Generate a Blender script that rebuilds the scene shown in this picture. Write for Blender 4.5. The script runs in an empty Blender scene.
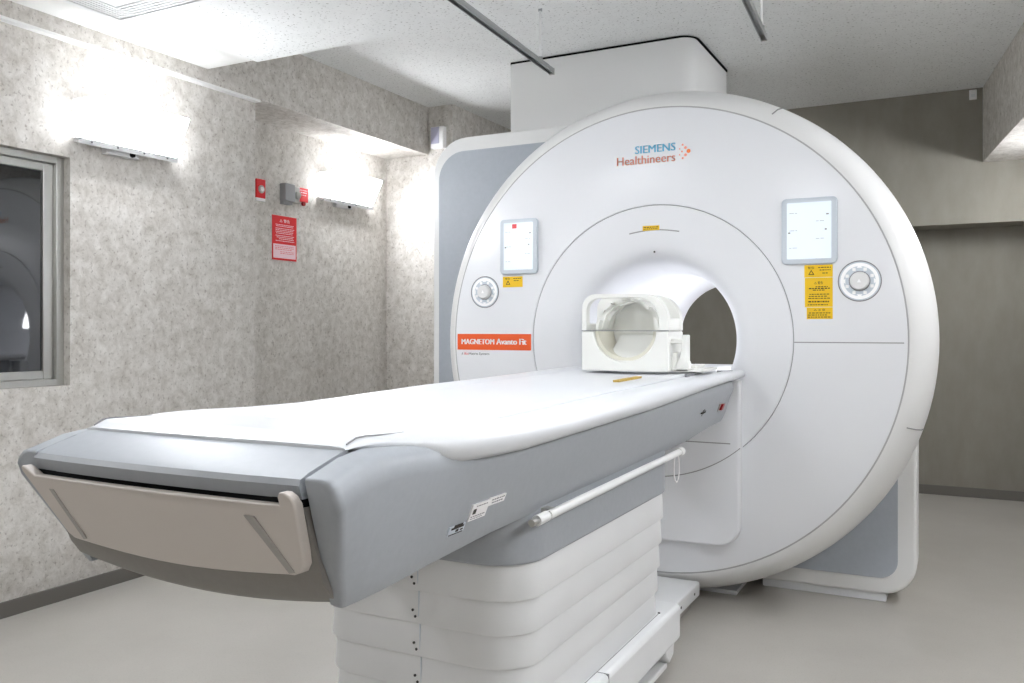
import bpy, bmesh, math, random
from mathutils import Vector, Matrix
random.seed(7)
S = bpy.context.scene
COL = S.collection
PI = math.pi

# ------------------------------------------------------------------ camera
cd = bpy.data.cameras.new('camera')
cam = bpy.data.objects.new('camera', cd)
COL.objects.link(cam)
cam.location = (1.155, -3.535, 1.15)
cam.rotation_euler = (PI / 2, 0, math.atan(448 / 863))
cd.sensor_width = 36.0
cd.lens = 863 / 1024 * 36
cd.shift_y = -12.5 / 1024
cd.clip_start = 0.05
S.camera = cam
# ------------------------------------------------------------------ world, exposure
w = bpy.data.worlds.new('world')
S.world = w
w.use_nodes = True
w.node_tree.nodes['Background'].inputs[0].default_value = (0.8, 0.85, 0.9, 1)
w.node_tree.nodes['Background'].inputs[1].default_value = 0.15
S.view_settings.view_transform = 'Standard'
S.view_settings.look = 'None'
S.view_settings.gamma = 1.0
S.view_settings.use_curve_mapping = False
S.view_settings.exposure = 1.82
LAMP = 13.5          # emission of the wall lamp diffusers


# ------------------------------------------------------------------ materials
def lin(c):
    return tuple(((v / 255) / 12.92 if v / 255 <= .04045 else ((v / 255 + .055) / 1.055) ** 2.4) for v in c)


MATS = {}


def mat(name, rgb, rough=.5, metal=0.0, spec=.5, emit=None, es=0.0, coat=0.0):
    if name in MATS:
        return MATS[name]
    m = bpy.data.materials.new(name)
    m.use_nodes = True
    b = m.node_tree.nodes['Principled BSDF']
    b.inputs['Base Color'].default_value = (*lin(rgb), 1)
    b.inputs['Roughness'].default_value = rough
    b.inputs['Metallic'].default_value = metal
    b.inputs['Specular IOR Level'].default_value = spec
    b.inputs['Coat Weight'].default_value = coat
    if emit:
        b.inputs['Emission Color'].default_value = (*lin(emit), 1)
        b.inputs['Emission Strength'].default_value = es
    MATS[name] = m
    return m


def noisy(name, stops, scale, rough=.6, stretch=(1, 1, 1), detail=8, distort=0.0, bump=0.0, second=None, nrough=.6, spec=.4):
    m = mat(name, (128, 128, 128), rough, spec=spec)
    nt = m.node_tree
    N, L = nt.nodes, nt.links
    b = N['Principled BSDF']
    tc = N.new('ShaderNodeTexCoord')
    mp = N.new('ShaderNodeMapping')
    mp.inputs['Scale'].default_value = stretch
    L.new(tc.outputs['Object'], mp.inputs['Vector'])
    n = N.new('ShaderNodeTexNoise')
    n.inputs['Scale'].default_value = scale
    n.inputs['Detail'].default_value = detail
    n.inputs['Roughness'].default_value = nrough
    n.inputs['Distortion'].default_value = distort
    L.new(mp.outputs[0], n.inputs['Vector'])
    r = N.new('ShaderNodeValToRGB')
    while len(r.color_ramp.elements) < len(stops):
        r.color_ramp.elements.new(.5)
    for e, (p, c) in zip(r.color_ramp.elements, stops):
        e.position = p
        e.color = (*lin(c), 1)
    L.new(n.outputs['Fac'], r.inputs['Fac'])
    out = r.outputs['Color']
    if second:
        sc2, lo, hi, colr, amt = second
        n2 = N.new('ShaderNodeTexNoise')
        n2.inputs['Scale'].default_value = sc2
        n2.inputs['Detail'].default_value = 6
        L.new(mp.outputs[0], n2.inputs['Vector'])
        mr = N.new('ShaderNodeMapRange')
        mr.inputs['From Min'].default_value = lo
        mr.inputs['From Max'].default_value = hi
        mr.inputs['To Max'].default_value = amt
        L.new(n2.outputs['Fac'], mr.inputs['Value'])
        mx = N.new('ShaderNodeMix')
        mx.data_type = 'RGBA'
        L.new(mr.outputs[0], mx.inputs[0])
        L.new(out, mx.inputs[6])
        mx.inputs[7].default_value = (*lin(colr), 1)
        out = mx.outputs[2]
    L.new(out, b.inputs['Base Color'])
    if bump:
        bp = N.new('ShaderNodeBump')
        bp.inputs['Strength'].default_value = bump
        bp.inputs['Distance'].default_value = .004
        L.new(n.outputs['Fac'], bp.inputs['Height'])
        L.new(bp.outputs[0], b.inputs['Normal'])
    return m


M_wall = noisy('mottled_wallpaper', [(.30, (172, 166, 157)), (.44, (196, 191, 184)), (.56, (211, 207, 201)), (.72, (226, 223, 218))],
               20, .75, (1, 1, .9), 14, .4, .08, second=(70, .575, .70, (138, 131, 121), .62), nrough=.74, spec=.2)
M_backwall = noisy('plain_grey_wallpaper', [(.3, (140, 136, 126)), (.7, (150, 146, 136))], 9, .8, (1, 1, .4), 6, spec=.2)
M_ceil = noisy('pitted_ceiling_board', [(.25, (232, 233, 232)), (.8, (240, 241, 240))], 14, .9, second=(75, .60, .68, (158, 156, 152), .85), bump=.05, spec=.1)
M_plaster = noisy('smooth_white_plaster', [(.3, (232, 232, 229)), (.7, (238, 238, 236))], 5, .85, spec=.1)
M_floor = noisy('grey_vinyl_floor', [(.3, (174, 170, 163)), (.5, (179, 175, 168)), (.7, (183, 179, 172))], 2.2, .36, detail=5, second=(160, .55, .7, (150, 147, 140), .35), spec=.4)
M_white = noisy('white_gloss_plastic', [(.3, (232, 233, 236)), (.7, (235, 236, 239))], 1.5, .28, detail=2, spec=.45)
M_rim = noisy('off_white_rim_plastic', [(.3, (228, 228, 227)), (.7, (231, 231, 230))], 1.5, .3, detail=2, spec=.45)
M_top = noisy('white_table_plastic', [(.3, (217, 219, 222)), (.7, (220, 222, 225))], 2, .32, detail=2, spec=.4)
M_grey = noisy('silver_grey_paint', [(.3, (160, 164, 169)), (.7, (164, 168, 173))], 60, .42, detail=3, spec=.4)
M_greyd = noisy('warm_grey_paint', [(.3, (165, 160, 155)), (.7, (169, 164, 159))], 60, .45, detail=3, spec=.35)
M_panel = noisy('pale_warm_plastic', [(.3, (206, 198, 191)), (.7, (210, 202, 195))], 3, .45, detail=2, spec=.35)
M_inset = noisy('blue_grey_inset', [(.3, (170, 176, 184)), (.7, (174, 180, 188))], 50, .4, detail=3, spec=.4)
M_slat = noisy('white_bellows_plastic', [(.3, (226, 227, 228)), (.7, (231, 232, 233))], 3, .5, detail=2, spec=.3)
M_coil = noisy('cream_white_plastic', [(.3, (238, 238, 233)), (.7, (241, 241, 236))], 3, .35, detail=2)
M_cream = mat('cream_inner_foam', (224, 221, 206), .6)
M_seam = mat('dark_seam', (158, 158, 158), .8, spec=.1)
M_black = mat('black_gap', (22, 22, 23), .8, spec=.1)
M_dark = mat('dark_metal', (70, 70, 72), .4, .6)
M_alu = mat('brushed_aluminium', (190, 190, 186), .32, .9)
M_steel = mat('galvanised_rail', (168, 170, 170), .35, .85)
M_base = mat('dark_skirting', (110, 106, 100), .6)
M_red = mat('red_enamel', (222, 38, 44), .4)
M_redd = mat('dark_red_button', (150, 18, 26), .35)
M_orange = mat('orange_film', (240, 96, 40), .5)
M_yel = mat('yellow_label', (240, 196, 20), .5)
M_ink = mat('black_print', (45, 40, 32), .7)
M_wprint = mat('white_print', (245, 243, 243), .6)
M_pink = mat('pale_pink_print', (246, 214, 222), .5)
M_blue = mat('cyan_print', (120, 202, 236), .6)
M_salmon = mat('salmon_print', (255, 170, 145), .6)
M_grint = mat('grey_print', (140, 140, 142), .7)
M_bezel = mat('silver_bezel', (206, 214, 222), .35)
M_screen = mat('lit_screen', (225, 235, 245), .2, emit=(226, 238, 252), es=.10)
M_dialw = mat('dial_white', (250, 250, 250), .3)
M_diall = mat('dial_lit_ring', (250, 250, 250), .3, emit=(255, 255, 255), es=.04)
M_glass = mat('dark_window_glass', (8, 11, 17), .03, spec=1.0, coat=1.0)
M_glass.node_tree.nodes['Principled BSDF'].inputs['Coat Roughness'].default_value = .02
M_lav = mat('lavender_plastic', (196, 194, 216), .4)
M_vent = mat('vent_white', (232, 233, 234), .5)
M_lamp = mat('lamp_diffuser', (255, 255, 255), .5, emit=(247, 250, 255), es=LAMP)
M_fill = mat('panel_light_diffuser', (255, 255, 255), .5, emit=(245, 249, 255), es=5.0)
M_bore = mat('bore_light_strip', (255, 255, 255), .5, emit=(252, 252, 255), es=3.6)
M_cheek = mat('lamp_end_cheek', (240, 240, 240), .5, emit=(247, 250, 255), es=.7)
M_lampm = mat('lamp_channel', (205, 205, 205), .4)


# ------------------------------------------------------------------ mesh helpers
class MB:
    def __init__(s):
        s.v, s.f = [], []

    def add(s, vs, fs):
        o = len(s.v)
        s.v += [tuple(v) for v in vs]
        s.f += [tuple(i + o for i in f) for f in fs]
        return s

    def box(s, x0, x1, y0, y1, z0, z1):
        return s.add([(x, y, z) for z in (z0, z1) for y in (y0, y1) for x in (x0, x1)],
                     [(0, 2, 3, 1), (4, 5, 7, 6), (0, 1, 5, 4), (1, 3, 7, 5), (3, 2, 6, 7), (2, 0, 4, 6)])

    def prism(s, pts, a, b, axis='y'):
        """polygon extruded from a to b; axis y: pts are (x,z); z: (x,y); x: (y,z)"""
        def P(p, t):
            return {'y': (p[0], t, p[1]), 'z': (p[0], p[1], t), 'x': (t, p[0], p[1])}[axis]
        n = len(pts)
        return s.add([P(p, a) for p in pts] + [P(p, b) for p in pts],
                     [tuple(range(n)), tuple(range(2 * n - 1, n - 1, -1))] + [(i, (i + 1) % n, n + (i + 1) % n, n + i) for i in range(n)])

    def lathe(s, prof, cx, cz, n=128, a0=0, a1=2 * PI, close=False):
        full = abs(a1 - a0 - 2 * PI) < 1e-6
        k = n if full else n + 1
        m = len(prof)
        vs = []
        for i in range(k):
            a = a0 + (a1 - a0) * i / n
            for r, y in prof:
                vs.append((cx + r * math.cos(a), y, cz + r * math.sin(a)))
        fs = []
        for i in range(n):
            j = (i + 1) % k
            for q in range(m if close else m - 1):
                p = (q + 1) % m
                fs.append((i * m + q, i * m + p, j * m + p, j * m + q))
        return s.add(vs, fs)

    def loft(s, secs, closed=True, caps=True):
        m = len(secs[0])
        vs = [p for sec in secs for p in sec]
        fs = []
        for i in range(len(secs) - 1):
            for q in range(m if closed else m - 1):
                p = (q + 1) % m
                fs.append((i * m + q, i * m + p, (i + 1) * m + p, (i + 1) * m + q))
        if caps:
            fs.append(tuple(range(m - 1, -1, -1)))
            fs.append(tuple((len(secs) - 1) * m + q for q in range(m)))
        return s.add(vs, fs)

    def tube(s, path, r, n=12, closed=False):
        secs = []
        P = [Vector(p) for p in path]
        for i, p in enumerate(P):
            if closed:
                t = P[(i + 1) % len(P)] - P[i - 1]
            else:
                t = P[min(i + 1, len(P) - 1)] - P[max(i - 1, 0)]
            t.normalize()
            up = Vector((0, 0, 1)) if abs(t.z) < .9 else Vector((1, 0, 0))
            a = t.cross(up).normalized()
            b = a.cross(t)
            secs.append([p + r * (a * math.cos(2 * PI * q / n) + b * math.sin(2 * PI * q / n)) for q in range(n)])
        if closed:
            secs.append(secs[0])
        return s.loft(secs, True, not closed)

    def cyl(s, c, axis, r, h, n=24, r2=None):
        r2 = r if r2 is None else r2
        c = Vector(c)
        ax = Vector(axis).normalized()
        up = Vector((0, 0, 1)) if abs(ax.z) < .9 else Vector((1, 0, 0))
        a = ax.cross(up).normalized()
        b = a.cross(ax)
        R = lambda rr, t: [c + ax * t + rr * (a * math.cos(2 * PI * q / n) + b * math.sin(2 * PI * q / n)) for q in range(n)]
        return s.loft([R(r, 0), R(r2, h)])

    def build(s, name, m, parent=None, bevel=0, seg=3, smooth=True, ang=35):
        me = bpy.data.meshes.new(name)
        me.from_pydata(s.v, [], s.f)
        bm = bmesh.new()
        bm.from_mesh(me)
        bmesh.ops.remove_doubles(bm, verts=bm.verts, dist=1e-6)
        bmesh.ops.recalc_face_normals(bm, faces=bm.faces)
        bm.to_mesh(me)
        bm.free()
        if smooth:
            for p in me.polygons:
                p.use_smooth = True
            me.set_sharp_from_angle(angle=math.radians(ang))
        me.materials.append(m)
        o = bpy.data.objects.new(name, me)
        COL.objects.link(o)
        if parent:
            o.parent = parent
        if bevel:
            md = o.modifiers.new('bevel', 'BEVEL')
            md.width = bevel
            md.segments = seg
            md.limit_method = 'ANGLE'
            md.angle_limit = math.radians(40)
        return o


def tag(o, label, cat, group=None):
    o['label'] = label
    o['category'] = cat
    if group:
        o['group'] = group
    return o


def struct(o, label=None):
    o['kind'] = 'structure'
    if label:
        o['label'] = label
    return o


def empty(name, loc, rz=0):
    o = bpy.data.objects.new(name, None)
    COL.objects.link(o)
    o.location = loc
    o.rotation_euler = (0, 0, rz)
    o.empty_display_size = .05
    return o


def copy_tree(o, parent=None):
    c = o.copy()
    COL.objects.link(c)
    c.parent = parent
    for ch in list(o.children):
        copy_tree(ch, c)
    return c


def rrect(x0, x1, z0, z1, r, n=6):
    """rounded rectangle; r is a number or (bl, br, tr, tl)"""
    if not isinstance(r, (tuple, list)):
        r = (r, r, r, r)
    pts = []
    for (cx, cz, a, rr) in ((x0, z0, PI, r[0]), (x1, z0, 1.5 * PI, r[1]), (x1, z1, 0, r[2]), (x0, z1, .5 * PI, r[3])):
        ox = cx + (rr if cx == x0 else -rr)
        oz = cz + (rr if cz == z0 else -rr)
        if rr <= 0:
            pts.append((cx, cz))
            continue
        for i in range(n + 1):
            t = a + .5 * PI * i / n
            pts.append((ox + rr * math.cos(t), oz + rr * math.sin(t)))
    return pts


def text_mesh(s, bold=0.0, name='lettering'):
    cu = bpy.data.curves.new('tmp_text', 'FONT')
    cu.body = s
    cu.offset = bold
    cu.resolution_u = 3
    o = bpy.data.objects.new('tmp_text', cu)
    COL.objects.link(o)
    bpy.context.view_layer.update()
    me = bpy.data.meshes.new_from_object(o.evaluated_get(bpy.context.evaluated_depsgraph_get()))
    bpy.data.objects.remove(o)
    bpy.data.curves.remove(cu)
    me.name = name
    return me


def text(s, x0, x1, z0, z1, place, m, parent, bold=0.0, name='lettering', depth=.0003):
    """fit a string in a box; place maps (a, b, depth) to a point"""
    me = text_mesh(s, 0.0, name)
    xs = [v.co.x for v in me.vertices]
    ys = [v.co.y for v in me.vertices]
    ax, bx, ay, by = min(xs), max(xs), min(ys), max(ys)
    bm = bmesh.new()
    bm.from_mesh(me)
    r = bmesh.ops.extrude_face_region(bm, geom=bm.faces[:])
    top = {g for g in r['geom'] if isinstance(g, bmesh.types.BMVert)}
    for v in bm.verts:
        a = x0 + (v.co.x - ax) / (bx - ax) * (x1 - x0)
        b = z0 + (v.co.y - ay) / (by - ay) * (z1 - z0)
        v.co = place(a, b, depth if v in top else 0.0)
    bmesh.ops.recalc_face_normals(bm, faces=bm.faces)
    if bold:          # heavier strokes: the same letters again, a hair to the side
        d_ = place(bold, 0, 0) - place(0, 0, 0)
        g_ = bmesh.ops.duplicate(bm, geom=bm.verts[:] + bm.edges[:] + bm.faces[:])
        bmesh.ops.translate(bm, vec=d_, verts=[g for g in g_['geom'] if isinstance(g, bmesh.types.BMVert)])
    bm.to_mesh(me)
    bm.free()
    me.materials.clear()
    me.materials.append(m)
    o = bpy.data.objects.new(name, me)
    COL.objects.link(o)
    o.parent = parent
    return o


def print_rows(rows, place, m, parent, name='print', wlen=(.008, .02), gap=.004):
    """rows of fine print: rows = [(a0, a1, b, height)]"""
    b = MB()
    for a0, a1, z, h in rows:
        a = a0
        while a < a1 - .003:
            e = min(a1, a + random.uniform(*wlen))
            b.add([place(a, z, .0006), place(e, z, .0006), place(e, z + h, .0006), place(a, z + h, .0006),
                   place(a, z, 0), place(e, z, 0), place(e, z + h, 0), place(a, z + h, 0)],
                  [(0, 1, 2, 3), (7, 6, 5, 4), (0, 4, 5, 1), (1, 5, 6, 2), (2, 6, 7, 3), (3, 7, 4, 0)])
            a = e + gap
    o = b.build(name, m, parent, smooth=False)
    o['kind'] = 'stuff'
    return o


# ================================================================== THE ROOM
ZC, ZL, ZB = 2.72, 2.44, 2.385       # rear ceiling, lower front ceiling, beam underside
XW, XN, XB = -2.23, -2.55, -2.19     # left wall, niche wall, beam face
YF, YR = -5.0, 3.15


def xr(y):   # right wall, slightly out of square
    return 1.85 - .126 * (y - 2.9)


def xrb(y):  # face of the right beam
    return 1.28 - .126 * (y - 2.9)


fl = MB().prism([(-2.75, YF - .1), (xr(YF) + .1, YF - .1), (xr(YR + .2) + .1, YR + .2), (-2.75, YR + .2)], -.1, 0, 'z').build('floor', M_floor, smooth=False)
struct(fl, 'grey vinyl floor')
struct(MB().prism([(-2.75, -.4), (xr(-.4) + .1, -.4), (xr(YR + .2) + .1, YR + .2), (-2.75, YR + .2)], ZC, ZC + .1, 'z').build('ceiling', M_ceil, smooth=False), 'white pitted rear ceiling')
struct(MB().prism([(-1.86, YF), (xr(YF) + .1, YF), (xr(-.4) + .1, -.4), (-1.86, -.4)], ZL, ZC + .1, 'z').build('ceiling', M_ceil, smooth=False), 'lower white pitted ceiling')
struct(MB().box(-2.65, -1.86, YF, -.4, ZL + .012, ZC + .1).build('trim_1', M_plaster, smooth=False), 'smooth white ceiling border')
# left wall with the window opening, then the niche
WY0, WY1, WZ0, WZ1 = -2.75, -1.125, .908, 1.885
b = MB()
b.box(-2.65, XW, YF, WY0, 0, ZB)
b.box(-2.65, XW, WY1, -.03, 0, ZB)
b.box(-2.65, XW, WY0, WY1, 0, WZ0)
b.box(-2.65, XW, WY0, WY1, WZ1, ZB)
b.box(-2.65, XN, -.03, 1.62, 0, ZB)
struct(b.build('wall_left', M_wall, smooth=False), 'mottled grey wallpaper wall')
struct(MB().box(-2.65, -1.99, 1.62, YR + .2, 0, ZC).build('wall_left', M_wall, smooth=False), 'mottled wall pier beside the scanner')
struct(MB().box(-2.65, XB, YF, 1.62, ZB, ZC).build('trim_2', M_wall, smooth=False), 'wallpapered beam over the left wall')
struct(MB().box(XW, XB - .002, YF, -.03, ZB - .012, ZB).build('trim_3', M_plaster, smooth=False), 'thin white ledge under the beam')
struct(MB().box(XW, XW + .012, YF, -.03, 0, .062).build('baseboard_left', M_base, smooth=False))
# back wall: upper face stands forward of the lower one
struct(MB().box(-1.99, xr(2.85) + .1, YR, YR + .2, 0, 1.9).build('wall_back', M_backwall, smooth=False), 'plain grey lower back wall')
struct(MB().box(-1.99, xr(2.85) + .1, 2.85, YR + .2, 1.84, ZC).build('trim_4', M_backwall, smooth=False), 'grey bulkhead along the back wall')
struct(MB().box(-1.99, xr(YR), YR - .012, YR, 0, .065).build('baseboard_back', M_base, smooth=False))
# right wall and its beam, outside the frame for the most part
struct(MB().prism([(xr(YF), YF), (xr(YF) + .1, YF), (xr(YR + .2) + .1, YR + .2), (xr(YR + .2), YR + .2)], 0, 2.235, 'z').build('wall_right', M_wall, smooth=False))
struct(MB().prism([(xrb(-.4), -.4), (xr(-.4) + .1, -.4), (xr(2.85) + .1, 2.85), (xrb(2.85), 2.85)], 2.235, ZC, 'z').build('trim_5', M_wall, smooth=False), 'wallpapered beam at the right')
struct(MB().prism([(xrb(YF), YF), (xr(YF) + .1, YF), (xr(-.4) + .1, -.4), (xrb(-.4), -.4)], 2.235, ZL, 'z').build('trim_6', M_wall, smooth=False), 'wallpapered beam at the right')
struct(MB().box(-2.65, xr(YF) + .1, YF - .1, YF, 0, ZC).build('wall_front', M_wall, smooth=False))

# window with aluminium frame
win = empty('window_1', (XW - .07, (WY0 + WY1) / 2, WZ0))
struct(win, 'dark observation window in an aluminium frame')
win['label'] = 'dark observation window in an aluminium frame'
hy = (WY1 - WY0) / 2
hz = WZ1 - WZ0


def wpart(name, m, *a, par=win, **k):
    return MB().box(*a).build(name, m, par, **k)


wpart('frame', M_alu, -.03, .03, hy - .035, hy, 0, hz, bevel=.003)
wpart('frame', M_alu, -.03, .03, -hy, -hy + .035, 0, hz, bevel=.003)
wpart('frame', M_alu, -.03, .03, -hy + .035, hy - .035, hz - .03, hz, bevel=.003)
wpart('frame', M_alu, -.03, .035, -hy + .035, hy - .035, 0, .03, bevel=.003)
for (y0, y1) in ((0.0, hy - .035), (-hy + .035, 0.0)):
    for q in ((y1 - .045, y1, .03, hz - .03), (y0, y0 + .045, .03, hz - .03)):
        wpart('sash', M_alu, -.022, .008, q[0], q[1], q[2], q[3], bevel=.003)
    wpart('sash', M_alu, -.022, .008, y0 + .045, y1 - .045, .03, .065, bevel=.003)
    wpart('sash', M_alu, -.022, .008, y0 + .045, y1 - .045, hz - .065, hz - .03, bevel=.003)
    wpart('pane', M_glass, -.012, -.004, y0 + .045, y1 - .045, .065, hz - .065)
wpart('backing', M_black, -.25, -.24, -hy, hy, 0, hz)


# ================================================================== WALL LAMPS
def make_lamp():
    r = empty('wall_lamp', (0, 0, 0))
    MB().prism([(.034, .012), (.048, .008), (.142, .185), (.130, .192)], -.255, .255, 'y').build('diffuser', M_lamp, r, smooth=False)
    for sgn in (-1, 1):
        MB().prism([(.004, .016), (.034, .016), (.126, .180), (.004, .180)], min(sgn * .249, sgn * .253), max(sgn * .249, sgn * .253), 'y').build('end_cheek', M_cheek, r, smooth=False)
    ch = MB().prism([(.020, -.004), (.052, -.012), (.058, .012), (.048, .010), (.034, .014), (.024, .018)], -.262, .262, 'y').build('channel', M_lampm, r, smooth=False)
    for y in (-.2, -.07, .07, .2):
        MB().cyl((.055, y, .0), (1, 0, -.2), .004, .003, 8).build('screw', M_dark, ch)
    MB().prism([(.016, .012), (.024, .010), (.117, .187), (.109, .192)], -.25, .25, 'y').build('reflector', M_lampm, r, smooth=False)  # plate added behind the diffuser to cut its glow on the wall
    MB().box(0, .036, -.11, .06, -.03, .004).build('bracket', M_lampm, r, bevel=.004)
    MB().cyl((.036, .02, -.014), (1, 0, 0), .013, .008, 16).build('knob', M_black, r)
    return r


lamp = make_lamp()
lamp.location = (XW, -.862, 1.957)
tag(lamp, 'glowing slanted wall lamp right above the dark window', 'lamp', 'wall lamps')
l2 = copy_tree(lamp)
l2.location = (XN, 1.12, 1.992)
l2['label'] = 'glowing slanted wall lamp inside the wall niche beside the scanner'
for i, y in enumerate((2.15, .3, -1.6, -3.4)):  # unseen; the lit right beam implies lamps here, more were added for brightness
    l = copy_tree(lamp)
    l.location = (xr(y), y, 1.97)
    l.rotation_euler = (0, 0, PI + math.atan(.126))
    l['label'] = ['glowing slanted lamp on the right wall nearest the grey back wall', 'glowing slanted lamp on the right wall beside the scanner', 'glowing slanted lamp on the middle of the right wall', 'glowing slanted lamp on the right wall beside the viewer'][i]
l = copy_tree(lamp)  # unseen lamp added on the left wall for more light
l.location = (XW, -3.6, 1.965)
l['label'] = 'glowing slanted lamp on the left wall before the window'
# unseen fill panels added in the low ceiling to brighten bed and scanner
def make_fill_light():
    r = empty('ceiling_light', (0, 0, 0))
    for (x0, x1, y0, y1) in ((-.32, .32, .29, .32), (-.32, .32, -.32, -.29), (-.32, -.29, -.29, .29), (.29, .32, -.29, .29)):
        MB().box(x0, x1, y0, y1, -.012, 0).build('frame', M_vent, r, bevel=.002)
    MB().box(-.29, .29, -.29, .29, -.006, 0).build('diffuser', M_fill, r, smooth=False)
    return r


pn = make_fill_light()
pn.location = (-.85, -1.95, ZL)
tag(pn, 'square recessed ceiling light left of the bed foot', 'lamp', 'ceiling lights')
for loc, lab in (((.85, -1.95, ZL), 'square recessed ceiling light right of the bed foot'),):
    p_ = copy_tree(pn)
    p_.location = loc
    p_['label'] = lab

# ================================================================== THE SCANNER
IZ = 1.105
mri = tag(empty('mri_scanner', (0, .7, 0)), 'large round white magnet scanner with an open bore', 'scanner')
mri_off = Vector((0, .7, 0))


class GB(MB):      # builds in world coordinates under the scanner's empty
    def build(s, name, m, parent=None, **k):
        if parent is None:
            s.v = [tuple(Vector(v) - mri_off) for v in s.v]
            return MB.build(s, name, m, mri, **k)
        s.v = [tuple(Vector(v) - mri_off) for v in s.v]
        return MB.build(s, name, m, parent, **k)


def face(a, b, d):         # a point on the scanner's front face
    return Vector((a, -.0006 - d, b)) - mri_off


fc = GB().lathe([(.5735, .03), (.5735, .003), (.576, 0), (.978, 0), (.982, .002), (.9845, .03)], 0, IZ, 160).build('front_cover', M_white)
rim = GB().lathe([(.985, .03), (.988, .005), (.996, .006), (1.03, .032), (1.06, .075), (1.078, .125), (1.085, .18), (1.08, .26), (1.06, .32), (1.0, .36), (.93, .36)], 0, IZ, 160).build('outer_rim', M_rim)
bs = GB().lathe([(.5705, .03), (.5705, .003), (.568, 0), (.43, 0), (.40, .003), (.375, .012), (.352, .032), (.335, .065), (.322, .12), (.312, .2), (.306, .28)], 0, IZ, 160).build('bore_surround', M_white)
GB().lathe([(.306, .27), (.30, .34), (.30, 1.42), (.315, 1.48), (.36, 1.52)], 0, IZ, 128).build('bore_tube', M_white)
GB().lathe([(.36, 1.52), (.9, 1.52), (.98, 1.47), (1.0, 1.40), (1.0, .355)], 0, IZ, 128).build('magnet_body', M_rim)
GB().box(-.65, .65, .62, 1.45, 0, .25).build('plinth', M_rim)
# joints behind the gaps between covers
GB().lathe([(.569, .006), (.575, .006), (.575, .02), (.569, .02)], 0, IZ, 160, close=True).build('ring_joint', M_seam)
GB().lathe([(.982, .0035), (.988, .0035), (.988, .02), (.982, .02)], 0, IZ, 160, close=True).build('rim_joint', mat('pale_seam', (178, 178, 178), .7, spec=.1))
GB().box(.575, .97, -.0012, .004, 1.0955, 1.0995).build('cover_joint', M_seam, smooth=False)
GB().box(-.97, -.575, -.0012, .004, .86, .864).build('cover_joint', M_seam, smooth=False)
for a in (math.radians(62), math.radians(-18.5)):
    c, s_ = math.cos(a), math.sin(a)
    pr = [(.988, .004), (.998, .005), (1.032, .031), (1.062, .074), (1.080, .125), (1.087, .18)]
    pr = pr[2:]
    secs = []
    for r_, y_ in pr:
        secs.append([(r_ * c - dd * s_ + 0, y_ - .0012, IZ + r_ * s_ + dd * c) for dd in (-.002, .002)] +
                    [((r_ - .006) * c - dd * s_, y_ + .006, IZ + (r_ - .006) * s_ + dd * c) for dd in (.002, -.002)])
    GB().loft(secs).build('rim_joint', M_seam, smooth=False)
# light strip along the upper side of the bore
GB().lathe([(.297, .40), (.301, .40), (.301, 1.36), (.297, 1.36)], 0, IZ, 6, math.radians(10), math.radians(34), close=True).build('bore_light', M_bore)
# bed rails inside the bore
GB().prism(rrect(-.245, .245, .905, .945, .012, 3), .02, 1.5).build('bore_rail', M_top)
GB().lathe([(.298, .2), (.3, 1.45), (.28, 1.45), (.28, .2)], 0, IZ, 32, PI * 1.25, PI * 1.75, close=True).build('bore_liner', M_white)
GB().prism(rrect(.235, .275, .93, .965, .012, 3), .03, .35).build('bore_guide', M_top)
# skirt under the bed's docking end
sk = GB().prism(rrect(-.372, .372, .27, .945, (.09, .09, .01, .01), 8), -.05, .08).build('front_skirt', M_white, bevel=.036, seg=5)
pts = []
for i in range(25):
    a = math.radians(-90 + 40.7 * i / 24)
    pts.append((.572 * math.cos(a), IZ + .572 * math.sin(a)))
arc = GB()
for (x0, z0), (x1, z1) in zip(pts[:-1], pts[1:]):
    arc.add([(x0, -.0512, z0 - .002), (x1, -.0512, z1 - .002), (x1, -.0512, z1 + .002), (x0, -.0512, z0 + .002),
             (x0, -.045, z0 - .002), (x1, -.045, z1 - .002), (x1, -.045, z1 + .002), (x0, -.045, z0 + .002)],
            [(0, 1, 2, 3), (7, 6, 5, 4), (0, 4, 5, 1), (2, 6, 7, 3)])
arc.build('joint', M_seam, sk, smooth=False)
GB().box(.1, .335, -.0512, -.045, .686, .690).build('joint', M_seam, sk, smooth=False)
# left flank cover, right foot cover
fp = GB().prism(rrect(-1.365, -.42, .03, 2.165, (.03, .03, .03, .20), 10), .40, .92).build('flank_cover', M_rim, bevel=.008)
GB().prism(rrect(-1.325, -.60, .07, 2.09, (.03, .03, .01, .15), 10), .392, .404).build('flank_inset', M_inset, fp)
fr = GB().prism(rrect(.33, .997, .035, .98, (.02, .14, .02, .02), 10), .40, .60).build('foot_cover', M_rim, bevel=.012)
GB().prism(rrect(.37, .925, .105, .9, (.02, .075, .02, .02), 8), .392, .404).build('foot_inset', M_inset, fr)
GB().prism(rrect(.37, .88, 0, .036, .006, 3), .42, .58).build('foot_pad', M_white)
GB().prism(rrect(-1.30, -.7, 0, .036, .006, 3), .43, .88).build('foot_pad', M_white)
GB().prism(rrect(.06, .30, 0, .018, .006, 3), .22, .42).build('foot_pad', M_white)
# tower cover up to the ceiling
GB().prism(rrect(-1.195, -.10, .97, 1.71, (.01, .08, .01, .01), 8), 1.95, ZC - .013, 'z').build('tower_cover', M_rim, bevel=.004)
GB().prism(rrect(-1.20, -.095, .975, 1.715, (.01, .10, .01, .01), 8), ZC - .013, ZC - .001, 'z').build('tower_gasket', M_black)  # black slab stands in for the shaded gap below the ceiling


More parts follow.
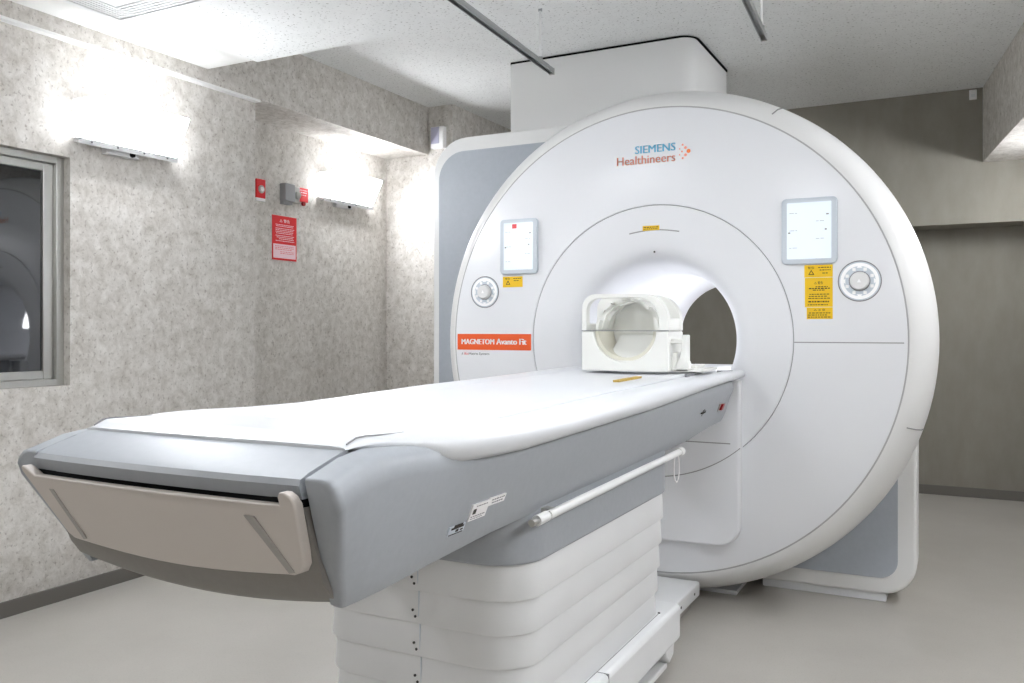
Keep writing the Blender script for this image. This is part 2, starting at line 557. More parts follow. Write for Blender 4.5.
# --- screens
def screen(x0, x1, z0, z1, left):
    fr_ = GB().prism(rrect(x0, x1, z0, z1, .018, 5), -.014, .004).build('display', M_bezel, None, bevel=.004)
    bx, bz = .021, .026
    sc = GB().prism(rrect(x0 + bx, x1 - bx, z0 + bz - .006, z1 - bz + .008, .002, 2), -.0155, -.012).build('screen', M_screen, fr_)
    pl = lambda a, b_, d: Vector((a, -.0156 - d, b_)) - mri_off
    rows = []
    for k in range(5):
        zz = z1 - .06 - k * .034
        rows.append((x0 + .03 + .1 * (k % 2), x0 + .06 + .1 * (k % 2), zz, .0015))
    rows.append((x0 + .026, x0 + .034, z0 + .12, .006))
    rows.append((x1 - .045, x1 - .038, z0 + .13, .006))
    rows.append((x1 - .04, x1 - .03, z1 - .07, .005))
    print_rows(rows, pl, M_grint, fr_)
    if left:
        rg = GB().prism(rrect(x0 + .065, x0 + .088, z1 - .044, z1 - .024, .001, 1), -.0162, -.0150).build('icon', mat('red_icon', (235, 90, 95), .4), fr_)


screen(-.736, -.545, 1.402, 1.655, True)
screen(.528, .736, 1.404, 1.663, False)


# --- dials
def dial(cx, cz, R):
    d = GB().lathe([(0.0, .002), (0, -.003), (R - .006, -.003), (R - .002, -.001), (R, .002)], cx, cz, 48).build('dial', M_bezel)
    GB().lathe([(R * .97, -.0022), (R * 1.02, -.0022), (R * 1.02, .0015), (R * .97, .0015)], cx, cz, 48, close=True).build('dial_outline', M_grint, d)
    GB().lathe([(R * .74, -.004), (R * .90, -.004), (R * .90, -.001), (R * .74, -.001)], cx, cz, 48, close=True).build('lit_ring', M_diall, d)
    kn = GB().lathe([(0, -.022), (R * .38, -.022), (R * .43, -.018), (R * .46, -.002)], cx, cz, 40).build('knob', M_rim, d)
    GB().lathe([(R * .46, -.0036), (R * .50, -.0036), (R * .50, -.001), (R * .46, -.001)], cx, cz, 40, close=True).build('knob_shadow_gap', M_grint, d)  # plain grey ring drawn round the knob
    GB().prism([(cx - .007, cz - .006), (cx + .007, cz - .006), (cx, cz + .008)], -.0228, -.0215).build('arrow_mark', M_diall, d, smooth=False)
    for k in range(4):
        a = k * PI / 2
        ux, uz = math.cos(a), math.sin(a)
        tx, tz = -uz, ux
        p = [(cx + R * .66 * ux + R * .13 * tx, cz + R * .66 * uz + R * .13 * tz), (cx + R * .66 * ux - R * .13 * tx, cz + R * .66 * uz - R * .13 * tz), (cx + R * .82 * ux, cz + R * .82 * uz)]
        GB().prism(p, -.006, -.002).build('button', M_diall, d, smooth=False)
        for q in (-1, 1):
            aa = a + q * .42
            bx_, bz_ = cx + R * .63 * math.cos(aa), cz + R * .63 * math.sin(aa)
            GB().prism(rrect(bx_ - .006, bx_ + .006, bz_ - .006, bz_ + .006, .002, 2), -.005, -.002).build('button', M_dialw, d)


dial(-.823, 1.323, .073)
dial(.815, 1.333, .077)

# --- lettering and labels on the face
text('SIEMENS', -.085, .092, 1.901, 1.934, face, M_blue, mri, .003)
text('Healthineers', -.167, .092, 1.856, 1.892, face, M_salmon, mri, .002)
dots = [(.125, 1.921, .0045), (.137, 1.908, .0062), (.150, 1.893, .0085), (.137, 1.878, .0062), (.125, 1.865, .0045), (.122, 1.893, .004), (.112, 1.905, .003), (.112, 1.880, .003)]
for i, (x, z, r) in enumerate(dots):
    GB().lathe([(0, -.0014), (r, -.0014), (r, .0)], x, z, 12).build('logo_dot', mat('logo_orange', (240, 130, 70), .6) if i == 2 else M_salmon)
bn = GB().box(-.972, -.582, -.0016, .001, 1.052, 1.127).build('banner', M_orange, None, smooth=False)
ban = lambda a, b_, d: Vector((a, -.0018 - d, b_)) - mri_off
text('MAGNETOM', -.95, -.775, 1.078, 1.103, ban, M_wprint, bn, .0035)
text('Avanto Fit', -.762, -.607, 1.078, 1.105, ban, M_wprint, bn, .0035)
text('A', -.950, -.941, 1.028, 1.039, face, M_ink, mri)
text('Bio', -.934, -.912, 1.028, 1.039, face, M_red, mri)
text('Matrix System', -.910, -.80, 1.0255, 1.039, face, M_ink, mri)


def ylabel(x0, x1, z0, z1, rows, tri=None, head=None):
    o = GB().box(x0, x1, -.0014, .001, z0, z1).build('warning_label', M_yel, None, smooth=False)
    pl = lambda a, b_, d: Vector((a, -.0015 - d, b_)) - mri_off
    if rows:
        print_rows(rows, pl, M_ink, o, wlen=(.004, .012), gap=.003)
    if tri:
        tx, tz, r = tri
        t = GB()
        for k in range(3):
            a0, a1 = PI / 2 + k * 2 * PI / 3, PI / 2 + (k + 1) * 2 * PI / 3
            P = lambda rr, a: (tx + rr * math.cos(a), tz + rr * math.sin(a))
            t.prism([P(r, a0), P(r, a1), P(r * .62, a1), P(r * .62, a0)], -.0022, -.0012)
        t.build('warning_triangle', M_ink, o, smooth=False)
    if head:
        text(head[0], head[1], head[2], head[3], head[4], pl, M_ink, o)
    return o


ylabel(.613, .718, 1.352, 1.400, [(.665, .712, 1.388, .003), (.67, .71, 1.378, .003), (.68, .70, 1.366, .003)], (.639, 1.368, .013), ('\u8b66\u544a', .626, .65, 1.384, 1.394))
ylabel(.615, .718, 1.236, 1.350, [(.655, .70, 1.313, .003), (.63, .71, 1.306, .004), (.645, .69, 1.300, .003), (.632, .705, 1.284, .003), (.63, .70, 1.276, .003), (.628, .708, 1.268, .003),
                                  (.628, .705, 1.254, .005), (.626, .70, 1.243, .003)], None, ('\u25b3 \u8b66\u544a', .65, .682, 1.324, 1.336))
ylabel(.622, .718, 1.189, 1.234, [(.63, .71, 1.211, .003), (.626, .70, 1.203, .003), (.626, .71, 1.195, .003)], None, ('\u25b3 \u6ce8 \u610f', .648, .69, 1.220, 1.229))
ylabel(-.727, -.625, 1.343, 1.392, [(-.672, -.632, 1.381, .003), (-.67, -.64, 1.371, .003)], (-.70, 1.361, .013), ('\u8b66\u544a', -.715, -.69, 1.378, 1.387))
ylabel(-.05, .024, 1.570, 1.590, [(-.045, .02, 1.582, .003), (-.045, .015, 1.575, .003)])
# laser slot above the bore
GB().prism([(-.11 + .22 * i / 16, 1.562 + .012 * math.sin(PI * i / 16)) for i in range(17)] + [(.11 - .22 * i / 16, 1.557 + .012 * math.sin(PI * i / 16)) for i in range(17)], -.0012, .002).build('laser_slot', M_seam, None, smooth=False)
GB().cyl((.0, .008, 1.478), (0, -1, .3), .004, .003, 10).build('sensor_dot', M_ink)

# ================================================================== THE PATIENT BED
bed = tag(empty('patient_table', (0, -1.3, 0)), 'long white and grey patient table docked at the scanner bore', 'table')
bed_off = Vector((0, -1.3, 0))


class TB(MB):
    def build(s, name, m, parent=None, **k):
        s.v = [tuple(Vector(v) - bed_off) for v in s.v]
        return MB.build(s, name, m, parent or bed, **k)


def interp(tab, y):
    if y <= tab[0][0]:
        return tab[0][1]
    for (a, va), (b_, vb) in zip(tab[:-1], tab[1:]):
        if y <= b_:
            t = (y - a) / (b_ - a)
            t = t * t * (3 - 2 * t) if abs(vb - va) > .012 else t
            return va + (vb - va) * t
    return tab[-1][1]


ztop = [(-2.462, .966), (-2.42, .979), (-2.33, .974), (-2.15, .970), (-1.9, .959), (-1.0, .974), (0, .986)]
zrim = [(-2.462, .958), (-2.40, .950), (-2.2, .914), (-2.0, .909), (-1.5, .917), (-.08, .951), (0, .953)]
wrim = [(-2.462, .306), (-2.40, .318), (-2.34, .340), (-2.25, .378), (-2.15, .394), (-1.8, .398), (0, .388)]
# deck with rounded rim
secs = []
ys = [-2.462, -2.455, -2.44, -2.42, -2.40, -2.37, -2.34, -2.3, -2.25, -2.2, -2.12, -2.0, -1.8, -1.5, -1.2, -.9, -.6, -.3, -.08, -.02]
for y in ys:
    t, bt, hw = interp(ztop, y), interp(zrim, y), interp(wrim, y)
    h = t - bt
    dd = .010 * min(1, max(0, (y + 2.36) / .25))
    half = [(0, t - dd), (hw * .55, t - dd), (hw - .085, t - dd * .8), (hw - .065, t - dd * .2), (hw - .03, t), (hw - .012, t - .08 * h), (hw - .002, t - .3 * h), (hw, t - .55 * h), (hw - .006, t - .85 * h), (hw - .016, bt), (hw - .045, bt + .002)]
    low = [(hw * .5, bt + .002)]
    right = half + low
    left = [(-x, z) for x, z in reversed(right[1:])]
    secs.append([(x, y, z) for x, z in right + left])
TB().loft(secs).build('tabletop', M_top, ang=50)
for sgn in (-1, 1):
    TB().tube([(sgn * (.298 + .012 * min(1, i / 3)), -2.45 + .02 * i, interp(ztop, -2.45 + .02 * i) - .0004) for i in range(8)], .0014, 6).build('deck_joint', M_grint)
# sliding board on the deck
sec2 = []
for y, hw, dz in [(-2.13, .10, -.010), (-2.12, .17, -.004), (-2.10, .205, -.001), (-2.06, .225, .001), (-1.9, .24, .003), (-1.2, .245, .004), (-.6, .247, .004), (-.01, .245, .002)]:
    t = interp(ztop, y) + dz - .004
    pr = [(0, t - .006), (hw * .6, t - .004), (hw - .02, t), (hw - .006, t - .001), (hw, t - .006), (hw, t - .03)]
    sec2.append([(x, y, z) for x, z in pr + [(-x, z) for x, z in reversed(pr[1:])]])
sb = TB().loft(sec2).build('sliding_board', M_top, ang=50)
TB().add([(.122, -.81, .9785), (.144, -.81, .9785), (.144, -.58, .981), (.122, -.58, .981), (.122, -.81, .96), (.144, -.81, .96), (.144, -.58, .96), (.122, -.58, .96)],
         [(0, 1, 2, 3), (7, 6, 5, 4), (0, 4, 5, 1), (1, 5, 6, 2), (2, 6, 7, 3), (3, 7, 4, 0)]).build('marker_strip', mat('ochre_strip', (190, 158, 66), .5), sb, smooth=False)
TB().box(.30, .36, -.13, -.115, .97, .9862).build('slot', M_grint, sb, smooth=False)
TB().box(.255, .263, -.42, -.30, .97, .9845).build('slot', M_grint, sb, smooth=False)

# grey side shells
zbot = [(-2.55, .716), (-2.42, .718), (-1.85, .742), (-.8, .758), (-.1, .788)]
ZT = [(-2.57, .935), (-2.45, .961), (-2.36, .957), (-2.2, .945), (-1.9, .938), (-.12, .958)]
TW = [(-2.57, .366), (-2.4, .368), (-1.8, .370), (-.1, .362)]
BW = [(-2.57, .306), (-2.4, .312), (-1.8, .326), (-.1, .330)]


def shell_sec(y, sgn, inset=0.0, zlift=0.0):
    t, bt = interp(ZT, y) - inset * .6, interp(zbot, y) + zlift + inset * .5
    tw = interp(TW, y) - inset
    bw = interp(BW, y) - inset
    p = [(.3055, t), (tw - .028, t), (tw - .016, t - .004), (tw - .007, t - .012), (tw - .002, t - .024), (tw, t - .045), (bw + .012, bt + .06), (bw + .004, bt + .03), (bw - .004, bt + .012), (bw - .012, bt), (bw - .018, bt + .001), (bw - .014, bt + .03)]
    return [(sgn * x, y, z) for x, z in p]


for sgn in (1, -1):
    sec = []
    # the nose: sections lean so the end slopes inward towards the floor
    for i, y in enumerate([-2.566, -2.5648, -2.561, -2.553, -2.49, -2.43, -2.36, -2.28, -2.2, -2.0, -1.8, -1.4, -1.0, -.6, -.3, -.14, -.12, -.11]):
        ins = [.010, .004, .001, 0][min(i, 3)]
        lift = {15: .0, 16: .008, 17: .02}.get(i, 0.0)
        s_ = shell_sec(y, sgn, ins, lift)
        lean = [.5, .5, .5, .49, .44, .36, .24, .12, .04][i] if i < 9 else 0
        tz = s_[1][2]
        sh = (.009 if sgn > 0 else .007) * min(1, max(0, (-2.30 - y) / .2))
        s_ = [(x + sh, yy + max(0, .905 - z) * lean, z) for x, yy, z in s_]
        sec.append(s_)
    o = TB().loft(sec).build('side_shell', M_grey, ang=50)
# underside pan between the shells
TB().add([(-.293, -2.42, .722), (.293, -2.42, .722), (.305, -.12, .793), (-.305, -.12, .793), (-.293, -2.42, .74), (.293, -2.42, .74), (.305, -.12, .815), (-.305, -.12, .815)],
         [(0, 1, 2, 3), (7, 6, 5, 4), (0, 4, 5, 1), (1, 5, 6, 2), (2, 6, 7, 3), (3, 7, 4, 0)]).build('underside_pan', M_greyd, smooth=False)
# docking block between the grey shell and the scanner
TB().prism([(-.14, .945), (-.052, .948), (-.052, .78), (-.14, .80)], -.30, .30, 'x').build('docking_block', M_white, bevel=.006)


# foot end: sloped grey cap, gap, front plate, lower cap
def endp(x, z, d=0.0):   # a point on the leaning end plane, d metres proud of it
    return (x, -2.570 + (.90 - z) * .5 - d - .03 * (1 - (x / .33) ** 2) * 0 , z)


NX = 14
cap = []
for i in range(NX + 1):
    t = -1 + 2 * i / NX
    bow = .012 * (1 - t * t)
    xb, xf = .3035 * t, .3035 * t
    cap.append([(xb, -2.452, .950), (xb, -2.452, .9635), (xf, -2.545 - bow, .938), (xf, -2.562 - bow, .931), (xf, -2.567 - bow, .922), (xf, -2.558 - bow, .901), (xf, -2.50, .90)])
TB().loft(cap).build('end_cap', M_grey, ang=35)
TB().box(-.300, .300, -2.562, -2.47, .886, .9015).build('end_gap', M_black, smooth=False)
# front plate
out = [(-.312, .900), (-.310, .908), (-.304, .912), (-.296, .908), (-.280, .895)]
out += [(-.280 + .56 * i / 12, .895) for i in range(1, 12)]
out += [(.280, .895), (.282, .908), (.288, .916), (.298, .916), (.306, .909), (.309, .897), (.292, .82), (.285, .796), (.274, .782), (.256, .775)]
out += [(.245 - .49 * i / 12, .775 - .014 * math.sin(PI * i / 12)) for i in range(0, 13)]
out += [(-.252, .776), (-.264, .786)]
fp1, fp2 = [], []
for x, z in out:
    bow = .012 * (1 - (x / .33) ** 2)
    fp1.append(Vector(endp(x, z, .012 + bow)))
    fp2.append(Vector(endp(x, z, -.008 + bow)))
n = len(out)
plate = TB().add(fp1 + fp2, [tuple(range(n)), tuple(range(2 * n - 1, n - 1, -1))] + [(i, (i + 1) % n, n + (i + 1) % n, n + i) for i in range(n)]).build('front_plate', M_panel, bevel=.006)
for sgn in (-1, 1):
    q = [(.232, .876), (.250, .876), (.262, .770), (.250, .764)] if sgn > 0 else [(-.252, .872), (-.240, .872), (-.212, .780), (-.222, .778)]
    if sgn > 0:
        q = [(.205, .872), (.224, .872), (.262, .781), (.250, .778)]
    vs = []
    for d in (.0128, .006):
        for x, z in q:
            vs.append(endp(x, z, d + .012 * (1 - (x / .33) ** 2)))
    TB().add(vs, [(0, 1, 2, 3), (7, 6, 5, 4), (0, 4, 5, 1), (1, 5, 6, 2), (2, 6, 7, 3), (3, 7, 4, 0)]).build('grip_slot', M_greyd, plate, smooth=False)
# lower cap under the plate
lc = []
for i in range(NX + 1):
    t = -1 + 2 * i / NX
    bow = .012 * (1 - t * t)
    z1 = .715 - .012 * (1 - t * t)
    xa, xb = .303 * t, .294 * t + .006
    z1 = .724 - .022 * (1 - t * t)
    lc.append([endp(xa, .888, bow - .008), endp(xa * .985, .80, bow - .004), endp((xa * .97), .762, bow), endp(xb * 1.0, z1 + .015, bow - .002), endp(xb * .98, z1, bow - .018), (xb * .97, -2.36, z1 + .012), (xb * .97, -2.36, .80), (xa, -2.47, .885)])
TB().loft(lc).build('end_panel', noisy('dark_warm_grey_paint', [(.3, (136, 132, 127)), (.7, (140, 136, 131))], 60, .5, detail=3, spec=.3), ang=35)

# --- pedestal: grey collar, telescoping slats, base
PY0, PY1, PX0 = -1.87, -.775, .020
TB().prism(rrect(PX0 - .300, PX0 + .300, PY0 - .012, PY1 + .008, .12, 10), .628, .78, 'z').build('collar', M_grey, bevel=.006)
PITCH = .0775
screws_x = .045
for k in range(5):
    z1 = .628 - k * PITCH
    z0 = z1 - PITCH - .004
    o_ = .0045 * k
    secs = []
    for z, e in ((z1, .006), (z0 + .008, .0), (z0, .001), (z0, .010), (z1 - .004, .014)):
        pass
    outer = lambda e, z: [(x, y, z) for x, y in rrect(PX0 - .295 + o_ + e, PX0 + .295 - o_ - e, PY0 + o_ + e, PY1 - o_ - e, .11 - e * .5, 10)]
    sl = TB().loft([outer(.004, z1), outer(.0, z0 + .003), outer(.0015, z0), outer(.02, z0), outer(.02, z1)], caps=False).build('slat', M_slat, ang=40)
    yf = PY0 + o_
    TB().box(screws_x - .001, screws_x + .001, yf - .0008 + .0015, yf + .004, z0 + .01, z1 - .004).build('joint', M_bezel, sl, smooth=False)
    for dx, dz in ((-.016, .030), (-.009, .016)):
        TB().cyl((screws_x + dx, yf + .002, z0 + dz), (0, -1, 0), .0032, .003, 10).build('screw', M_dark, sl)
TB().prism(rrect(-.245, .245, PY0 + .05, PY1 - .05, .08, 8), .10, .60, 'z').build('column', M_slat)
BZ = .241
bt = TB().prism(rrect(-.262, .335, PY0 + .01, -.735, (.10, .10, .02, .02), 8), .125, BZ, 'z').build('base_cover', M_slat, bevel=.014)
TB().prism(rrect(-.235, .235, PY0 + .03, -.75, (.08, .08, .02, .02), 8), 0, .13, 'z').build('base_plinth', M_rim)
for sgn in (-1, 1):
    TB().prism(rrect(min(sgn * .23, sgn * .305), max(sgn * .23, sgn * .305), -1.75, -.78, .02, 4), .04, .06, 'z').build('step_rail', M_slat, bevel=.005)
    TB().prism([(-.80, .058), (-.755, .075), (-.738, .14), (-.85, .14), (-.84, .09)], sgn * .24, sgn * .315, 'x').build('rail_cheek', M_slat, bevel=.006)
TB().box(.300, .302, -1.75, -.87, BZ - .002, BZ + .0012).build('base_joint', M_seam, bt, smooth=False)
TB().cyl((.301, -.87, BZ), (0, 0, 1), .004, .003, 10).build('screw', M_dark, bt)
TB().box(.30, .3353, -1.403, -1.400, .19, BZ + .0006).build('base_joint', M_grint, bt, smooth=False)
lk = TB().prism(rrect(-.20, .20, -.74, -.005, .01, 3), .048, .105, 'z').build('link_plate', M_slat, bevel=.006)
TB().prism(rrect(-.17, .17, -.74, -.03, .01, 3), 0, .05, 'z').build('link_plinth', M_greyd)
for y in (-.28, -.09):
    TB().cyl((.199, y, .075), (1, 0, 0), .005, .003, 10).build('screw', M_dark, lk)

# --- rod on the side
RX = .345
rd = TB().tube([(RX, -1.80, .737), (RX, -.79, .750)], .0105, 16).build('side_rod', M_rim)
TB().cyl((RX, -1.885, .736), (0, 1, .013), .008, .03, 14).build('rod_tip', M_alu, rd)
TB().cyl((RX, -1.86, .7365), (0, 1, .013), .012, .05, 16).build('rod_sleeve', M_rim, rd)
TB().cyl((RX, -1.815, .737), (0, 1, .013), .0085, .03, 14).build('rod_neck', M_alu, rd)
TB().cyl((RX, -.80, .750), (0, 1, .013), .0135, .03, 16).build('rod_sleeve', M_rim, rd)
for y in (-1.77, -.85):
    TB().box(.315, RX, y - .012, y + .012, .736, .748).build('rod_bracket', M_alu, rd, bevel=.002)
lp = [(RX - .003 + .012 * math.sin(2 * PI * i / 20) * .4, -.815 + .014 * math.sin(2 * PI * i / 20), .700 + .045 * math.cos(2 * PI * i / 20)) for i in range(20)]
TB().tube(lp, .0022, 6, True).build('cord_loop', M_wprint, rd)


# --- labels on the grey side: the side face leans, so labels follow it
def sidep(y, z, d=0.0):
    t, bt_ = interp(ZT, y), interp(zbot, y)
    tw = interp(TW, y)
    bw = interp(BW, y) + .012
    za, zb = t - .06, bt_ + .06
    f = (za - z) / (za - zb)
    return Vector((tw + (bw - tw) * f + .0034 + d, y, z)) - bed_off


def slabel(y0, y1, z0, z1, m, name='label'):
    vs = [sidep(y, z, d) + bed_off for d in (-.008, .0) for y, z in ((y0, z0), (y1, z0), (y1, z1), (y0, z1))]
    return TB().add(vs, [(0, 1, 2, 3), (7, 6, 5, 4), (0, 4, 5, 1), (1, 5, 6, 2), (2, 6, 7, 3), (3, 7, 4, 0)]).build(name, m, smooth=False)


lb = slabel(-2.13, -2.066, .786, .819, M_wprint, 'rating_label')
slabel(-2.066, -2.002, .805, .821, M_wprint, 'rating_label')
print_rows([(-2.115, -2.075, .813, .002), (-2.125, -2.07, .793, .002), (-2.125, -2.08, .789, .0015), (-2.058, -2.008, .815, .0025), (-2.055, -2.012, .809, .0025)], sidep, M_grint, lb, wlen=(.004, .01), gap=.003)
print_rows([(-2.123, -2.112, .799, .010), (-2.095, -2.092, .800, .010), (-2.086, -2.084, .798, .012)], sidep, M_ink, lb)
ll = slabel(-2.193, -2.137, .770, .788, M_bezel, 'pictogram_label')
print_rows([(-2.190, -2.14, .7705, .002), (-2.186, -2.142, .781, .004), (-2.178, -2.148, .7845, .005), (-2.168, -2.158, .7745, .005), (-2.152, -2.142, .775, .003)], sidep, M_ink, ll, wlen=(.05, .06))
pc = slabel(-.545, -.495, .852, .856, M_ink, 'pictogram')
print_rows([(-.545, -.538, .844, .022), (-.53, -.522, .85, .018), (-.512, -.50, .852, .010), (-.525, -.523, .828, .012)], sidep, M_ink, pc)
rb = slabel(-.285, -.235, .838, .868, M_alu, 'switch_plate')
vs = [sidep(y, z, d) + bed_off for d in (.0, .009) for y, z in ((-.272, .842), (-.245, .842), (-.245, .866), (-.272, .866))]
TB().add(vs, [(0, 1, 2, 3), (7, 6, 5, 4), (0, 4, 5, 1), (1, 5, 6, 2), (2, 6, 7, 3), (3, 7, 4, 0)]).build('switch', M_redd, rb, smooth=False)

# ================================================================== HEAD COIL ON THE BED
CY0, CY1, CB = -.37, -.17, .986
coil = tag(empty('head_coil', (0, (CY0 + CY1) / 2, CB)), 'cream white head coil with open arched cage on the table', 'head coil')
coff = Vector((0, (CY0 + CY1) / 2, CB))


class HB(MB):
    def build(s, name, m, parent=None, **k):
        s.v = [tuple(Vector(v) - coff) for v in s.v]
        return MB.build(s, name, m, parent or coil, **k)


HM = 1.142
cradle = [(-.178, CB), (.178, CB), (.176, HM)]
cradle += [(.128 * math.cos(a), HM + .012 - .128 * abs(math.sin(a)) * .93 - .012) for a in [-PI * i / 20 for i in range(21)]]
cradle += [(-.176, HM)]
HB().prism(cradle, CY0, CY1).build('cradle', M_coil, bevel=.006)
# cream liner bowl
lin_o = [(.1275 * math.cos(-PI * i / 16), HM - .118 * abs(math.sin(PI * i / 16))) for i in range(17)]
lin_i = [(.112 * math.cos(-PI * i / 16), HM - .104 * abs(math.sin(PI * i / 16))) for i in range(17)]
HB().prism(lin_o + list(reversed(lin_i)), CY0 + .02, CY1 - .01).build('liner', M_cream)


def arch(y0, y1, name, wl, wr, wt):
    o_ = [(-.176, HM + .002)] + [p for p in rrect(-.176, .176, HM, 1.287, (0, 0, .105, .055), 8) if p[1] > HM + .01] 
    o_ = [(-.176, HM + .002), (.176, HM + .002)] + [p for p in rrect(-.176, .176, HM, 1.287, (0, 0, .105, .055), 8) if p[1] > HM + .001]
    i_ = [(-.176 + wl, HM + .002), (.176 - wr, HM + .002)] + [p for p in rrect(-.176 + wl, .176 - wr, HM, 1.287 - wt, (0, 0, .085, .05), 8) if p[1] > HM + .001]
    m = len(o_)
    vs = [(x, y0, z) for x, z in o_] + [(x, y0, z) for x, z in i_] + [(x, y1, z) for x, z in o_] + [(x, y1, z) for x, z in i_]
    fs = []
    for q in range(1, m):
        p = (q + 1) % m
        fs += [(q, p, m + p, m + q), (2 * m + q, 2 * m + p, 3 * m + p, 3 * m + q), (q, p, 2 * m + p, 2 * m + q), (m + q, m + p, 3 * m + p, 3 * m + q)]
    fs += [(1, m + 1, 3 * m + 1, 2 * m + 1), (0, m, 3 * m, 2 * m)]
    return HB().add(vs, fs).build(name, M_coil, bevel=.003)


arch(CY0, CY0 + .035, 'front_arch', .020, .036, .016)
arch(CY1 - .04, CY1, 'rear_arch', .028, .04, .03)


def strip(a0, a1, r0, r1, y0, y1, name):
    nn = 6
    P = lambda r, a: (r * math.cos(a), HM + .002 + r * math.sin(a))
    pts_ = [P(r1, a0 + (a1 - a0) * i / nn) for i in range(nn + 1)] + [P(r0, a1 - (a1 - a0) * i / nn) for i in range(nn + 1)]
    return HB().prism(pts_, y0, y1).build(name, M_coil)


R_ = math.radians
for a0, a1 in ((2, 24), (44, 60), (82, 100), (122, 138), (160, 178)):
    strip(R_(a0), R_(a1), .118, .130, CY0 + .03, CY1 - .02, 'cage_bar')
strip(R_(2), R_(178), .117, .131, CY0 + .07, CY0 + .10, 'cage_hoop')
strip(R_(2), R_(178), .117, .131, CY1 - .06, CY1 - .02, 'cage_hoop')
HB().box(.142, .174, CY0 + .03, CY1 - .03, HM + .002, HM + .05).build('side_rail', M_coil, bevel=.004)
HB().box(-.174, -.156, CY0 + .03, CY1 - .03, HM + .002, HM + .03).build('side_rail', M_coil, bevel=.004)
HB().box(-.176, .176, CY0 - .0008, CY0 + .01, HM - .0005, HM + .0025).build('joint', M_grint, smooth=False)
HB().prism([(-.17, CB + .01), (.17, CB + .01), (.17, HM), (.11, 1.25), (.0, 1.272), (-.12, 1.262), (-.17, HM)], CY1 - .012, CY1 - .002).build('rear_wall', M_coil)
HB().prism([(CY0 + .012, HM - .119), (CY1 - .012, HM - .119), (CY1 - .012, HM - .01), (CY1 - .06, HM - .045)], -.085, .085, 'x').build('head_pad', M_coil, bevel=.008)
# latch arm at the side
lt = HB().prism([(.19, CB), (.245, CB), (.245, 1.01), (.236, 1.03), (.236, 1.128), (.216, 1.128), (.216, 1.07), (.204, 1.03), (.19, 1.01)], -.33, -.28).build('latch', M_coil, bevel=.004)
HB().box(.174, .222, -.332, -.278, 1.094, 1.112).build('latch_arm', M_coil, lt, bevel=.004)
HB().box(.174, .20, -.325, -.282, CB, 1.06).build('latch_foot', M_coil, lt, bevel=.006)
HB().box(.178, .300, -.33, -.12, CB + .0005, CB + .014).build('slide_plate', M_coil, bevel=.004)
HB().box(.178, .262, -.30, -.16, CB + .014, CB + .026).build('slide_block', M_coil, bevel=.004)

# ================================================================== THINGS ON THE WALLS
X0 = XN
pst = tag(empty('wall_poster', (X0, .548, 1.573)), 'tall red warning poster with white text below the call button', 'poster')
MB().box(0, .004, -.107, .107, 0, .272).build('sheet', M_red, pst, smooth=False)
pp = lambda a, b_, d: Vector((.0042 + d, a, b_))
print_rows([(-.08, .085, .215, .004), (-.075, .08, .206, .004), (-.08, .085, .192, .004), (-.08, .08, .182, .004), (-.08, .075, .172, .004), (-.075, .07, .162, .004), (-.08, .085, .148, .004), (-.07, .08, .138, .004), (-.05, .08, .128, .004), (-.08, .085, .116, .004)], pp, M_pink, pst, wlen=(.006, .02), gap=.003)
text('\u25b3 \u8b66\u544a', -.045, .045, .232, .252, pp, M_wprint, pst)
bl = MB().box(.003, .0046, -.10, .098, .012, .098).build('text_block', M_pink, pst, smooth=False)  # pale pink block over the lower part of the sheet
print_rows([(-.085, .08, .084, .003), (-.085, .08, .074, .003), (-.085, .06, .064, .003), (-.04, .08, .05, .003), (-.04, .08, .04, .003)], lambda a, b_, d: Vector((.0047 + d, a, b_)), M_red, bl, wlen=(.006, .02), gap=.005)

cb = tag(empty('call_button', (X0, .337, 1.918)), 'narrow red plate with a round white push button', 'button')
MB().box(0, .012, -.037, .037, .012, .124).build('plate', M_red, cb, bevel=.002)
MB().box(0, .010, -.037, .037, -.006, .012).build('caption', M_wprint, cb, smooth=False)
rg = MB().cyl((.012, 0, .064), (1, 0, 0), .024, .006, 24).build('button_ring', M_alu, cb)
MB().cyl((.018, 0, .064), (1, 0, 0), .014, .006, 20).build('button', M_wprint, rg)

sw = tag(empty('key_switch', (X0, .60, 1.925)), 'grey wall switch box with a red plate beside it', 'switch')
MB().box(0, .05, -.095, -.005, .01, .12).build('box', mat('grey_plastic', (150, 151, 152), .5), sw, bevel=.006)
MB().box(0, .03, -.09, -.01, -.008, .012).build('caption', mat('grey_plastic', (150, 151, 152), .5), sw, bevel=.003)
MB().box(0, .025, -.005, .064, .01, .115).build('mount', M_alu, sw, bevel=.004)
MB().cyl((.025, .03, .06), (1, 0, 0), .022, .02, 20).build('key_barrel', M_alu, sw)
rp = MB().box(0, .012, .066, .156, .03, .118).build('red_plate', M_red, sw, bevel=.002)
print_rows([(.078, .145, .10, .004), (.085, .14, .085, .006), (.09, .135, .07, .004)], lambda a, b_, d: Vector((.0122 + d, a, b_)), M_pink, rp)
MB().cyl((.006, .111, .018), (1, 0, 0), .014, .012, 16).build('indicator', M_redd, sw)

sn = tag(empty('wall_sensor', (-2.088, 1.62, 2.415)), 'small white and lavender sensor box on the pier by the ceiling', 'sensor')
MB().box(-.052, .052, -.05, 0, 0, .15).build('housing', M_wprint, sn, bevel=.006)
MB().box(-.046, .020, -.054, -.049, .03, .145).build('window', M_lav, sn, bevel=.002)
sn2 = tag(empty('wall_detector', (1.23, 2.85, 2.645)), 'tiny white detector box on the grey bulkhead under the ceiling', 'detector')
MB().box(-.022, .022, -.03, 0, 0, .06).build('housing', M_wprint, sn2, bevel=.004)
MB().box(-.012, .012, -.033, -.029, .012, .03).build('window', M_vent, sn2)

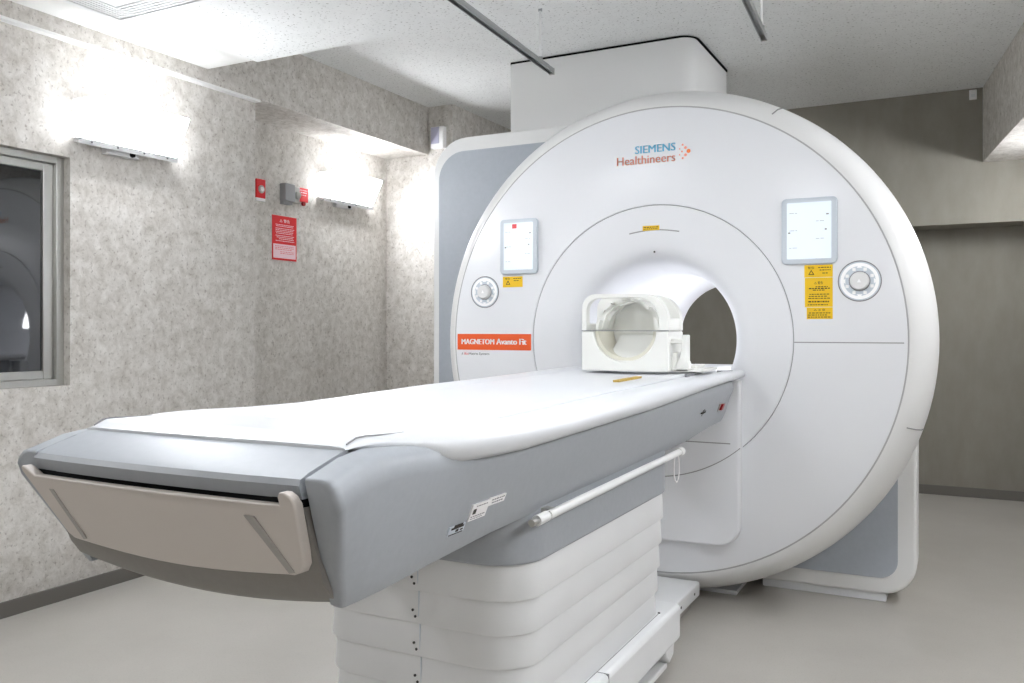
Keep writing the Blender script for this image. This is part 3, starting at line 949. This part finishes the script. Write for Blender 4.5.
# ================================================================== CEILING: AIR UNIT AND RAILS
ac = tag(empty('air_grille', (-1.66, -1.38, ZL)), 'white square ceiling air unit with slatted edges', 'vent')
H = .29
for (x0, x1, y0, y1) in ((-H, H, H - .025, H), (-H, H, -H, -H + .025), (-H, -H + .025, -H + .025, H - .025), (H - .025, H, -H + .025, H - .025)):
    MB().box(x0, x1, y0, y1, -.014, 0).build('frame', M_vent, ac, bevel=.002)
MB().box(-.16, .16, -.16, .16, -.012, 0).build('centre_panel', M_vent, ac, bevel=.003)
MB().box(-H + .02, H - .02, -H + .02, H - .02, -.003, .0).build('backing', M_grint, ac, smooth=False)
for k in range(5):
    q = .175 + k * .019
    for sgn in (-1, 1):
        MB().box(-.165, .165, sgn * q - .005, sgn * q + .005, -.012, -.002).build('slat', M_vent, ac, smooth=False)
        MB().box(sgn * q - .005, sgn * q + .005, -.255, .255, -.012, -.002).build('slat', M_vent, ac, smooth=False)

for i, (x, y1, ly, yend) in enumerate(((-.472, -.012, -.15, -2.2), (.465, -.037, -.10, -2.2))):
    r = tag(empty('ceiling_rail', (x, y1, 2.30), .058), ['suspended metal ceiling rail ending in front of the tower cover', 'suspended metal ceiling rail at the top edge, above the scanner logo'][i], 'rail', 'suspended ceiling rails')
    L_ = yend - y1
    MB().box(-.012, .012, L_, 0, .014, .018).build('web', M_steel, r, smooth=False)
    MB().box(-.012, -.009, L_, 0, -.006, .014).build('flange', M_steel, r, smooth=False)
    MB().box(.009, .012, L_, 0, -.006, .014).build('flange', M_steel, r, smooth=False)
    MB().box(-.013, .013, -.006, .003, -.009, .020).build('end_stop', M_alu, r, bevel=.002)
    for yy, zt in ((ly - y1, ZC - 2.30), (-1.4, ZL - 2.30)):
        hg = MB().cyl((0, yy, .02), (0, 0, 1), .005, zt - .02, 10).build('hanger_rod', M_rim, r)
        MB().cyl((0, yy, .02), (0, 0, 1), .011, .012, 12).build('nut', M_steel, hg)
        MB().cyl((0, yy, zt * .55), (0, 0, 1), .009, .015, 12).build('coupler', M_steel, hg)
